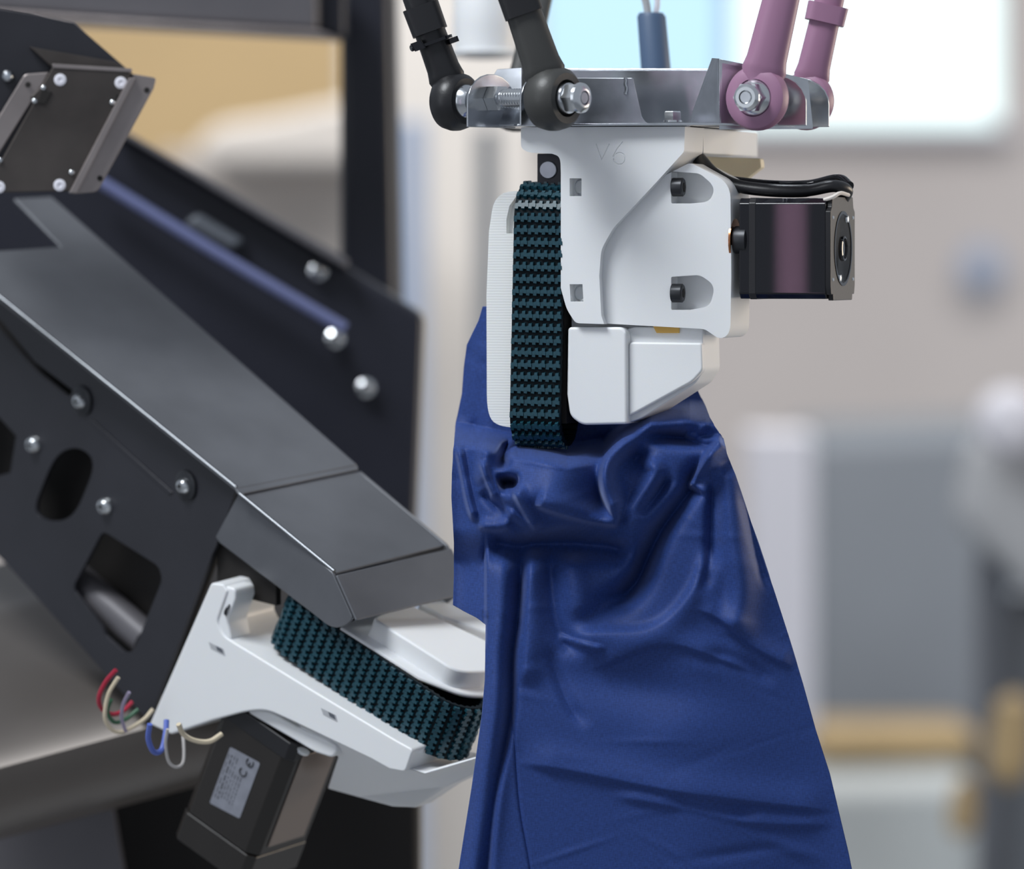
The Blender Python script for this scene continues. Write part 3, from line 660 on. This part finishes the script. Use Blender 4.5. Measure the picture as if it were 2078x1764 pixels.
for sy in (-1, 1):
    for sz in (-1, 1):
        lathe('rivet', pe+G.A[1]*.0172*sy+G.A[2]*.0125*sz, dU, [(0, .0008), (.0004, .0006)], M['zinc'], motor, 10)
Pm = gp(1606, 505, .0065); dv = nrm(Pm-CAM); nm = -G.A[1]; rf = dv-2*dv.dot(nm)*nm; lp = Pm+rf*1.9; lp[2] = 1.45
RL = area('added_stripe_light', tuple(lp), tuple(Pm), 0.006, 1.3, 0.19, (1.0, .55, .85));  # unseen light added so the motor face mirrors a pink stripe
# cable over the motor
tube('motor_cable', [gp(1395, 300, .035), gp(1418, 322, .030), gp(1446, 352, .022), gp(1492, 376, .02), gp(1560, 386, .02), gp(1635, 387, .022), gp(1690, 378, .024), gp(1716, 384, .03), gp(1708, 402, .036)],
     [(17*S, 13*S)]*41+[(16*S, 12*S)]*24, M['black'], gr, 8, 14)
tube('motor_cable', [gp(1470, 368, .040), gp(1560, 378, .040), gp(1640, 378, .042), gp(1700, 366, .040), gp(1722, 380, .036)], 13*S, M['gloss_black'], gr, 8, 14)
tube('wire', [gp(1672, 406, .008), gp(1690, 400, .008), gp(1705, 392, .012), gp(1722, 396, .02)], 4*S, M['pale'], gr, 8, 8)
prism('rear_tab', G, 1, .070, [(1392, 316), (1543, 322), (1545, 340), (1500, 374), (1470, 380), (1392, 352)], .006, M['cream'], gr, .0006)
prism('side_lug', G, 0, G.hit(1, 0, 1390, 258)[0], [(1392, 259), (1556, 266), (1556, 326), (1392, 311)], -.0012, M['white'], gr, .0003) if False else None

# ------------------------------------------------------------------ lower gripper
L0 = W(640, 1405, .055)
Q = solve(L0, -32.0, 10.5, -111.0)
lg = thing('belt_gripper', 'white belt gripper with teal belt mounted under the dark arm', 'gripper', Q)
def qp(px, py, b=0): return Q.w(Q.hit(1, b, px, py))
fb = 0.0
prism('gripper_body', Q, 1, fb, [(428, 1183, 6), (452, 1186), (462, 1200), (440, 1262, 10), (452, 1290, 14), (640, 1405), (802, 1502), (838, 1522, 8), (822, 1568, 8), (790, 1562), (752, 1541), (679, 1506), (587, 1462), (540, 1441, 20), (500, 1444, 20), (430, 1463), (347, 1491), (303, 1470)], .040, M['white'], lg, .0009, 3)
prism('mount_lug', Q, 1, fb+.0008, [(430, 1184), (476, 1194, 8), (478, 1215), (462, 1262, 8), (470, 1300), (440, 1290)], .014, M['white'], lg, .0012, 3)
lathe('screw', Q.w(Q.hit(0, Q.hit(1, fb+.005, 470, 1232)[0]+.001, 464, 1237)), Q.A[0], [(0, 15*S), (.0006, 15*S), (.0006, 8*S), (.0002, 8*S)], M['oxide'], lg, 20)
for px, py in ((440, 1318), (668, 1452)):
    s_ = 17
    prism('nut_slot', Q, 1, fb-.0001, [(px-s_, py-15), (px+s_*.8, py), (px+s_, py+14), (px-s_*.7, py-1)], .0004, M['lgrey'], lg, 0)
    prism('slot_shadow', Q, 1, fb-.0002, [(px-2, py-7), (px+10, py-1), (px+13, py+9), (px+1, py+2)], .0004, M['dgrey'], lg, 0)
prism('tongue', Q, 1, fb+.004, [(500, 1440), (540, 1440, 20), (600, 1475), (660, 1500, 12), (686, 1518, 14), (676, 1540, 12), (640, 1528), (506, 1450)], .010, M['white'], lg, .0012, 3)
def lower_housing():
    pts = [(600, 1470, .004), (790, 1553, .002), (862, 1566, .004), (1000, 1528, .012), (985, 1560, .03), (900, 1600, .031), (840, 1640, .031), (795, 1638, .031), (731, 1620, .030), (662, 1601, .028), (684, 1536, .012)]
    L = [Q.hit(1, p[2], p[0], p[1]) for p in pts]
    v, f = ext([Q.w(l) for l in L], [Q.w((l[0], .045, l[2])) for l in L], len(L))
    return mk('lower_housing', v, f, M['white'], lg, True, .0012, 3)
lower_housing()
# belt loop lies along the first axis, width across the third
bt = Q.hit(1, .0115, 700, 1372); 
LB2 = Q.hit(1, .0100, 732, 1373)
belt(lg, Q, np.array([LB2[0], .0100+.0130, LB2[2]]), 0, 1, 2, .0378, .0130, .0252, .0047, 9, cw=.0026)
# top cap plate of the belt module
def ctop(name, n0, n1, pts, m, bev=.0016):
    L = [Q.hit(2, n1, p[0], p[1]) for p in fil(pts)]
    v, f = ext([Q.w(l) for l in L], [Q.w((l[0], l[1], n0)) for l in L], len(L)); return mk(name, v, f, m, lg, True, bev, 4)
nu = LB2[2]-.0126
ctop('cap_plate', nu+.001, nu-.0012, [(690, 1272), (850, 1374), (945, 1410, 25), (1010, 1412, 20), (1040, 1330), (800, 1215)], M['white'])
ctop('cap_block', nu, nu-.0095, [(757, 1254, 8), (930, 1364, 30), (1010, 1362, 26), (1010, 1310), (822, 1222, 6)], M['white'], .0022)
ctop('cap_block', nu+.004, nu-.0095, [(850, 1222, 8), (905, 1195), (1010, 1240), (1010, 1290), (900, 1252)], M['white'], .0022)
# motor hanging below
mA = Q.hit(1, .002, 430, 1470)
def mq(px, py, b): return Q.hit(1, b, px, py)
x0 = mq(428, 1480, .004)[0]; x1m = mq(600, 1522, .004)[0]; n0 = mq(505, 1470, .004)[2]
wm = .0415
xr = x0+wm
def qbox(name, lo, hi, m, parent, cutc, bev=.0005):
    (a0, b0, c0), (a1, b1, c1) = lo, hi
    o_ = [(a0+cutc, b0), (a1-cutc, b0), (a1, b0+cutc), (a1, b1-cutc), (a1-cutc, b1), (a0+cutc, b1), (a0, b1-cutc), (a0, b0+cutc)]
    v, f = ext([Q.w((p, q, c0)) for p, q in o_], [Q.w((p, q, c1)) for p, q in o_], 8); return mk(name, v, f, m, parent, True, bev, 3)
mot = qbox('motor', (x0, .004, n0-.004), (xr, .004+wm, n0+.052), M['motor'], lg, .0045)
qbox('motor_flange', (x0-.0004, .0036, n0-.004), (xr+.0004, .0046+wm, n0+.004), M['black'], mot, .003)
qbox('motor_end', (x0+.0002, .0042, n0+.0525), (xr-.0002, .0038+wm, n0+.066), M['motor'], mot, .003)
prism('lit_side_plate', Q, 0, xr, [(640, 1545), (688, 1528), (640, 1640), (600, 1740), (548, 1764)], .0004, M['side_tint'], mot, .0002) if False else None
box('lit_side_plate', Q, (xr-.0002, .012, n0+.002), (xr+.0006, wm-.004, n0+.048), M['side_tint'], mot, .0003)  # tan light on the motor side, put into a thin brown plate
lathe('screw', qp(616, 1524, .0035), Q.A[2], [(0, 14*S), (.001, 13*S), (.0015, 6*S)], M['zinc'], mot, 18)
st_ = prism('label_sticker', Q, 1, .0038, [(467, 1516, 4), (528, 1549, 5), (486, 1662, 4), (425, 1630, 4)], .00015, M['sticker'], mot, 0)
ctr = qp(507, 1560, .0036)
# CE mark and rows of small print, reading along the motor
Xl = -Q.A[2]; Yl = -Q.A[0]
def arc_letter(cx, cy, r, bar, parent):
    P = []
    ax_, bx_ = Q.A[2], Q.A[0]; c = qp(cx, cy, .0036)
    # opening of both letters faces up along the motor axis
    for a in np.linspace(math.radians(50), math.radians(310), 14): P.append(c+(-ax_*math.cos(a))*r+(bx_*math.sin(a))*r)
    v, f = tube_mesh(P, .00026, 6); mk('letter', v, f, M['ink'], parent)
    if bar: v, f = tube_mesh([c, c+ax_*r*.95], .00026, 6); mk('letter', v, f, M['ink'], parent)
arc_letter(493, 1567, .0018, False, st_); arc_letter(507, 1548, .0018, True, st_)
rnd = random.Random(5)
for row in range(7):
    f_ = row/6.0
    a_ = np.array([465, 1530])*(1-f_)+np.array([500, 1548])*f_
    e_ = np.array([436, 1618])*(1-f_)+np.array([470, 1636])*f_
    if row > 3: a_ = a_+(e_-a_)*.35
    t = 0
    while t < .95:
        l = rnd.uniform(.05, .16); p_ = a_+(e_-a_)*t; q_ = a_+(e_-a_)*min(t+l, 1)
        v, f = tube_mesh([qp(*p_, .0037), qp(*q_, .0037)], .00009 if row not in (1,) else .0002, 5); mk('print_line', v, f, M['ink'], st_); t += l+.05

# loose wires at lower left
M['red'] = mat('red_wire', (.42, .02, .05), .4); M['cream_w'] = mat('cream_wire', (.68, .58, .42), .4); M['green'] = mat('green_wire', (.03, .12, .06), .4)
M['blue'] = mat('blue_wire', (.10, .15, .50), .4); M['white_w'] = mat('white_wire', (.55, .52, .50), .4); M['lilac'] = mat('lilac_wire', (.35, .30, .42), .4)
def wire(label, P, r, m, y=.085):
    o = tube('wire', [W(a, b, y+k*.003) for k, (a, b) in enumerate(P)], r*S, M[m], None, 10, 8); tag(o, label, 'wire')
wire('red wire looping out from under the dark arm edge', [(235, 1360), (214, 1385), (201, 1415), (206, 1438), (228, 1450), (250, 1443), (268, 1425)], 5, 'red')
wire('cream wire, the largest loop under the dark arm edge', [(240, 1375), (220, 1410), (213, 1455), (226, 1480), (250, 1485), (290, 1462), (310, 1440)], 4.5, 'cream_w', .08)
wire('green wire inside the cream loop', [(225, 1420), (218, 1445), (232, 1466), (255, 1460), (280, 1440)], 4.5, 'green', .09)
wire('lilac wire crossing inside the cream loop', [(262, 1405), (250, 1430), (247, 1458), (255, 1485)], 4, 'lilac', .083)
wire('blue wire loop below the white gripper corner', [(304, 1470), (301, 1500), (312, 1526), (328, 1522), (336, 1490), (338, 1462)], 6, 'blue', .055)
wire('thin white wire hanging right of the blue loop', [(340, 1480), (336, 1510), (342, 1545), (358, 1557), (372, 1545), (372, 1500), (366, 1470)], 3.5, 'white_w', .06)
wire('short cream wire running into the hanging motor', [(362, 1470), (372, 1490), (395, 1503), (425, 1505), (450, 1490)], 5.5, 'cream_w', .055)

# ------------------------------------------------------------------ blue cloth
def interp(P, t):
    P = np.array(P, float); seg = np.r_[0, np.cumsum(np.hypot(*np.diff(P, axis=0).T))]; seg /= seg[-1]
    return np.stack([np.interp(t, seg, P[:, 0]), np.interp(t, seg, P[:, 1])], -1)
Lp = [(980, 622), (972, 650), (948, 700), (942, 745), (938, 800), (924, 865), (922, 890), (917, 960), (916, 1010), (921, 1100), (921, 1170), (919, 1228), (940, 1240), (968, 1254), (987, 1268), (985, 1380), (979, 1450), (968, 1530), (958, 1600), (942, 1700), (926, 1800), (915, 1900)]
Rp = [(1416, 793), (1432, 826), (1440, 848), (1452, 868), (1467, 889), (1474, 920), (1492, 965), (1514, 1030), (1540, 1105), (1568, 1190), (1600, 1290), (1630, 1390), (1655, 1480), (1684, 1570), (1703, 1650), (1722, 1730), (1742, 1830), (1752, 1900)]
Tp = [(980, 622), (990, 622), (1100, 700), (1250, 740), (1400, 780), (1416, 793)]
NU, NV = 420, 560
uu = np.linspace(0, 1, NU); vv_ = np.linspace(0, 1, NV)
# left and right edges are matched by height so that the rows stay level
def by_height(P, f):
    P = np.array(P, float); return np.stack([np.interp(f, P[:, 1], P[:, 0]), f], -1)
fr_ = 622+(1900-622)*vv_; fR = 793+(1900-793)*vv_
Lc = by_height(Lp, fr_); Rc = by_height(Rp, fR); Tc = interp(Tp, uu); Bc = interp([(915, 1900), (1752, 1900)], uu)
U, V = np.meshgrid(uu, vv_)
C4 = [np.array(Tp[0]), np.array(Tp[-1]), np.array([915., 1900]), np.array([1752., 1900])]
PXY = ((1-V)[..., None]*Tc[None]+V[..., None]*Bc[None]+(1-U)[..., None]*Lc[:, None]+U[..., None]*Rc[:, None]
       - ((1-U)*(1-V))[..., None]*C4[0]-(U*(1-V))[..., None]*C4[1]-((1-U)*V)[..., None]*C4[2]-(U*V)[..., None]*C4[3])
X_, Y_ = PXY[..., 0], PXY[..., 1]
def sm(a, b, x): t = np.clip((x-a)/(b-a), 0, 1); return t*t*(3-2*t)
H = np.zeros_like(X_)
def dist(poly):
    P = np.array(poly, float); best = np.full(X_.shape, 1e9); sd = np.zeros_like(X_); tt = np.zeros_like(X_)
    seg = np.hypot(*np.diff(P, axis=0).T); cum = np.r_[0, np.cumsum(seg)]; tot = cum[-1]
    for i in range(len(P)-1):
        d = P[i+1]-P[i]; L = seg[i]; t = np.clip(((X_-P[i, 0])*d[0]+(Y_-P[i, 1])*d[1])/L**2, 0, 1)
        cx = X_-P[i, 0]-t*d[0]; cy = Y_-P[i, 1]-t*d[1]; q = np.hypot(cx, cy)
        s = np.sign(d[0]*(Y_-P[i, 1])-d[1]*(X_-P[i, 0]))
        m = q < best; best = np.where(m, q, best); sd = np.where(m, s*q, sd); tt = np.where(m, (cum[i]+t*L)/tot, tt)
    return sd, tt
def smooth_poly(P, k=6): return [tuple(p) for p in spline([np.array(p, float) for p in P], k)]
def ridge(P, amp, w1, w2=None, sharp=False, taper=.25):
    """raised (amp>0) or sunk line; w1 on the + side (below a rightward line, left of a downward one), w2 on the other"""
    global H
    w2 = w2 or w1; d, t = dist(smooth_poly(P)); wd = np.where(d > 0, w1, w2)
    pr_ = np.exp(-np.abs(d)/wd) if sharp else np.exp(-(d/wd)**2)
    e = sm(0, taper, t)*sm(0, taper, 1-t) if taper else 1
    H = H+amp*pr_*e
def step(P, amp, w, decay, taper=.2):
    """cliff: the + side stands up by amp at the line and fades over decay"""
    global H
    d, t = dist(smooth_poly(P)); e = sm(0, taper, t)*sm(0, taper, 1-t) if taper else 1
    H = H+amp*.5*(1+np.tanh(d/w))*np.exp(-np.clip(d, 0, None)/decay)*e
def bump(cx, cy, rx, ry, amp, ang=0):
    global H
    a = math.radians(ang); dx = X_-cx; dy = Y_-cy; p = dx*math.cos(a)+dy*math.sin(a); q = -dx*math.sin(a)+dy*math.cos(a)
    H = H+amp*np.exp(-(p/rx)**2-(q/ry)**2)
# gathered puff under the gripper
bump(1135, 965, 95, 70, 55); bump(1120, 1020, 110, 40, 30, 12)
ridge([(1045, 905), (1100, 925), (1170, 930), (1215, 905)], 14, 16, 10)
bump(1180, 915, 40, 22, -22)
ridge([(1042, 892), (1026, 912), (1020, 935), (1022, 958)], -75, 11, 10, taper=.35)
ridge([(1006, 985), (1030, 978), (1058, 984)], -60, 16, 12, taper=.3)
step([(1262, 880), (1232, 920), (1221, 960), (1222, 1000), (1236, 1034), (1250, 1054)], -46, 4, 40)
ridge([(1425, 842), (1380, 838), (1320, 852), (1270, 895), (1238, 930), (1228, 965), (1240, 1010), (1258, 1060)], 36, 16, 20, taper=.12)
bump(1375, 886, 66, 17, -60, 4); bump(1290, 930, 30, 26, -22, -20)
ridge([(1467, 889), (1440, 925), (1400, 995)], 40, 7, 24, taper=.12)
ridge([(1466, 890), (1430, 893), (1390, 880)], 16, 8, 8, taper=.1)
ridge([(1440, 850), (1415, 880), (1395, 885)], 8, 5, 7)
ridge([(1450, 930), (1395, 1000), (1350, 1062), (1318, 1125), (1290, 1185), (1235, 1240)], -46, 26, 20, taper=.18)
ridge([(1420, 960), (1360, 1010), (1290, 1060), (1262, 1120)], 20, 22, 30)
ridge([(1290, 930), (1330, 955), (1300, 1010), (1262, 1062)], 18, 14, 18)
ridge([(1360, 960), (1330, 1010), (1290, 1055)], -18, 14, 14)
# lower lip of the puff and the shade under it
ridge([(1084, 1020), (1110, 1030), (1150, 1042), (1200, 1054), (1262, 1062)], 22, 7, 26, taper=.1)
ridge([(1040, 985), (1062, 1030), (1092, 1078)], 24, 6, 18, taper=.2)
ridge([(1092, 1078), (1050, 1050), (1010, 1020)], 10, 8, 12)
ridge([(975, 1095), (1050, 1110), (1140, 1105), (1230, 1110), (1290, 1125)], -34, 30, 22, taper=.12)
step([(960, 1062), (1010, 1078), (1070, 1085), (1150, 1070), (1250, 1072), (1330, 1050)], -30, 12, 90, taper=.45)
# left flap
ridge([(928, 900), (940, 960), (952, 1020), (966, 1062)], 16, 6, 9, taper=.15)
ridge([(975, 930), (990, 975), (1008, 1020)], 12, 5, 8, taper=.2)
ridge([(966, 1062), (1000, 1070), (1045, 1062)], 13, 8, 14)
ridge([(978, 990), (1000, 1020), (1040, 1045)], -14, 12, 12)
ridge([(985, 690), (960, 760), (930, 880)], 16, 10, 16, taper=.1)
ridge([(990, 740), (975, 830), (950, 900)], -14, 10, 12)
ridge([(944, 705), (975, 735), (995, 730)], -16, 14, 10)
ridge([(1000, 880), (985, 920), (975, 990)], 14, 14, 14)
# hanging part: long vertical folds
step([(984, 1085), (984, 1200), (987, 1300), (985, 1400), (975, 1500), (955, 1620), (930, 1764), (910, 1900)], 0.1, 5, 60)
H = H-30*(1-sm(982, 991, X_))*sm(1070, 1150, Y_)*(1-sm(1285, 1330, Y_))
bump(1012, 1380, 22, 260, 22, 3); bump(975, 1700, 26, 200, 24, 8)
ridge([(1062, 1110), (1052, 1250), (1040, 1330), (1036, 1450), (1004, 1610), (988, 1764), (980, 1900)], -34, 22, 9, taper=.12)
ridge([(1085, 1095), (1078, 1180), (1075, 1280), (1066, 1400)], 18, 14, 30, taper=.15)
ridge([(1115, 1110), (1118, 1200), (1140, 1290), (1200, 1330)], -20, 22, 22)
ridge([(1160, 1120), (1170, 1200), (1190, 1260)], 16, 26, 26)
bump(1235, 1225, 48, 30, -34, -28); bump(1300, 1170, 26, 60, -14, 25)
ridge([(1128, 1288), (1160, 1300), (1200, 1312), (1232, 1318)], 9, 9, 6, taper=.2)
ridge([(1140, 1292), (1220, 1290), (1310, 1284), (1370, 1250), (1420, 1180), (1440, 1100)], 16, 34, 14, taper=.15)
ridge([(1110, 1300), (1130, 1370), (1160, 1440), (1200, 1480)], -10, 12, 18)
bump(1280, 1390, 170, 46, -16, 10)
ridge([(1190, 1360), (1342, 1305), (1473, 1340), (1545, 1372)], 10, 7, 30, taper=.2)
ridge([(1410, 1230), (1473, 1261), (1538, 1315), (1616, 1355)], 10, 7, 26, taper=.15)
ridge([(1580, 1390), (1500, 1340), (1420, 1320)], -8, 14, 16)
ridge([(1047, 1544), (1150, 1560), (1268, 1584), (1432, 1613), (1700, 1644)], 12, 9, 40, taper=.12)
ridge([(1230, 1610), (1400, 1640), (1540, 1668), (1700, 1672)], 8, 10, 22, taper=.15)
ridge([(1340, 1620), (1440, 1645), (1550, 1655)], -9, 14, 14)
ridge([(1041, 1440), (1047, 1560), (1056, 1650), (1076, 1764), (1092, 1900)], -4.5, 3.2, 3.2, taper=.05)
ridge([(1470, 930), (1480, 1010), (1490, 1100), (1505, 1200), (1490, 1300)], 22, 26, 34, taper=.12)
ridge([(1452, 950), (1445, 1040), (1440, 1130), (1420, 1220)], -16, 12, 18, taper=.2)
ridge([(1500, 980), (1530, 1100), (1560, 1210)], -9, 10, 12)
bump(1600, 1720, 60, 14, 5, 20); bump(1500, 1730, 90, 12, -4, -8); bump(1350, 1500, 60, 40, 5)
# fine crumple
rs = np.random.RandomState(7)
for i in range(70):
    cx, cy = rs.uniform(930, 1700), rs.uniform(640, 1850); an = rs.uniform(-30, 40)
    bump(cx, cy, rs.uniform(30, 90), rs.uniform(5, 14), rs.uniform(-1.6, 1.6), an)
# base depth: behind the gripper at the top, coming forward below it
H = H*(1+.75*sm(870, 930, Y_)*(1-sm(1130, 1260, Y_))+.25*sm(1130, 1260, Y_))
cl = np.interp(X_, [900, 960, 1040, 1150, 1225, 1265, 1320, 1400, 1440], [880, 885, 905, 925, 912, 876, 842, 832, 836])
ybase = .042 - .044*sm(-26, 30, Y_-cl) - .006*sm(1000, 1500, Y_)
ybase = ybase + .010*(1-sm(925, 1000, X_)) + .012*sm(1380, 1700, X_)*sm(1000, 1300, Y_)
fade = sm(-45, 0, Y_-cl) ; H = H*(fade*.85+.15)
YD = ybase - H*S
if 0:
    pass
sc_ = (YD+D)/D
VX = (X_-1039)*S*sc_; VZ = HC-(Y_-500)*S*sc_
verts = np.stack([VX, YD, VZ], -1).reshape(-1, 3)
idx = np.arange(NU*NV).reshape(NV, NU)
faces = np.stack([idx[:-1, :-1], idx[1:, :-1], idx[1:, 1:], idx[:-1, 1:]], -1).reshape(-1, 4)
org = np.array([verts[:, 0].mean(), 0, verts[:, 2].max()])
me = bpy.data.meshes.new('blue_cloth'); me.from_pydata((verts-org).tolist(), [], faces.tolist())
for p in me.polygons: p.use_smooth = True
co = bpy.data.objects.new('blue_cloth', me); COL.objects.link(co); co.location = org
sd_ = co.modifiers.new('solid', 'SOLIDIFY'); sd_.thickness = .0007; sd_.offset = 0
def cloth_mat():
    m = mat('royal_blue_cotton', (.018, .047, .195), .62, sheen=.3, spec=.3); nt = m.node_tree; b = nt.nodes['Principled BSDF']
    b.inputs['Sheen Tint'].default_value = (.5, .6, 1, 1)
    tc = nt.nodes.new('ShaderNodeTexCoord'); outs = []
    for sc3 in ((2600, 1, 500), (500, 1, 2600)):
        mp = nt.nodes.new('ShaderNodeMapping'); mp.inputs['Scale'].default_value = sc3
        n = nt.nodes.new('ShaderNodeTexNoise'); n.inputs['Scale'].default_value = 1; n.inputs['Detail'].default_value = 1
        nt.links.new(tc.outputs['Object'], mp.inputs[0]); nt.links.new(mp.outputs[0], n.inputs['Vector']); outs.append(n)
    ad = nt.nodes.new('ShaderNodeMath'); ad.operation = 'ADD'; nt.links.new(outs[0].outputs['Fac'], ad.inputs[0]); nt.links.new(outs[1].outputs['Fac'], ad.inputs[1])
    r = nt.nodes.new('ShaderNodeMapRange'); r.inputs['From Min'].default_value = .7; r.inputs['From Max'].default_value = 1.3; r.inputs['To Min'].default_value = .78; r.inputs['To Max'].default_value = 1.22
    nt.links.new(ad.outputs[0], r.inputs['Value'])
    x = nt.nodes.new('ShaderNodeVectorMath'); x.operation = 'SCALE'; x.inputs[0].default_value = (.018, .047, .195); nt.links.new(r.outputs[0], x.inputs['Scale'])
    nt.links.new(x.outputs[0], b.inputs['Base Color'])
    bp = nt.nodes.new('ShaderNodeBump'); bp.inputs['Strength'].default_value = .15; bp.inputs['Distance'].default_value = .0001
    nt.links.new(ad.outputs[0], bp.inputs['Height']); nt.links.new(bp.outputs[0], b.inputs['Normal'])
    return m
me.materials.append(cloth_mat())
tag(co, 'royal blue cloth hanging gathered from the upper white gripper', 'cloth')
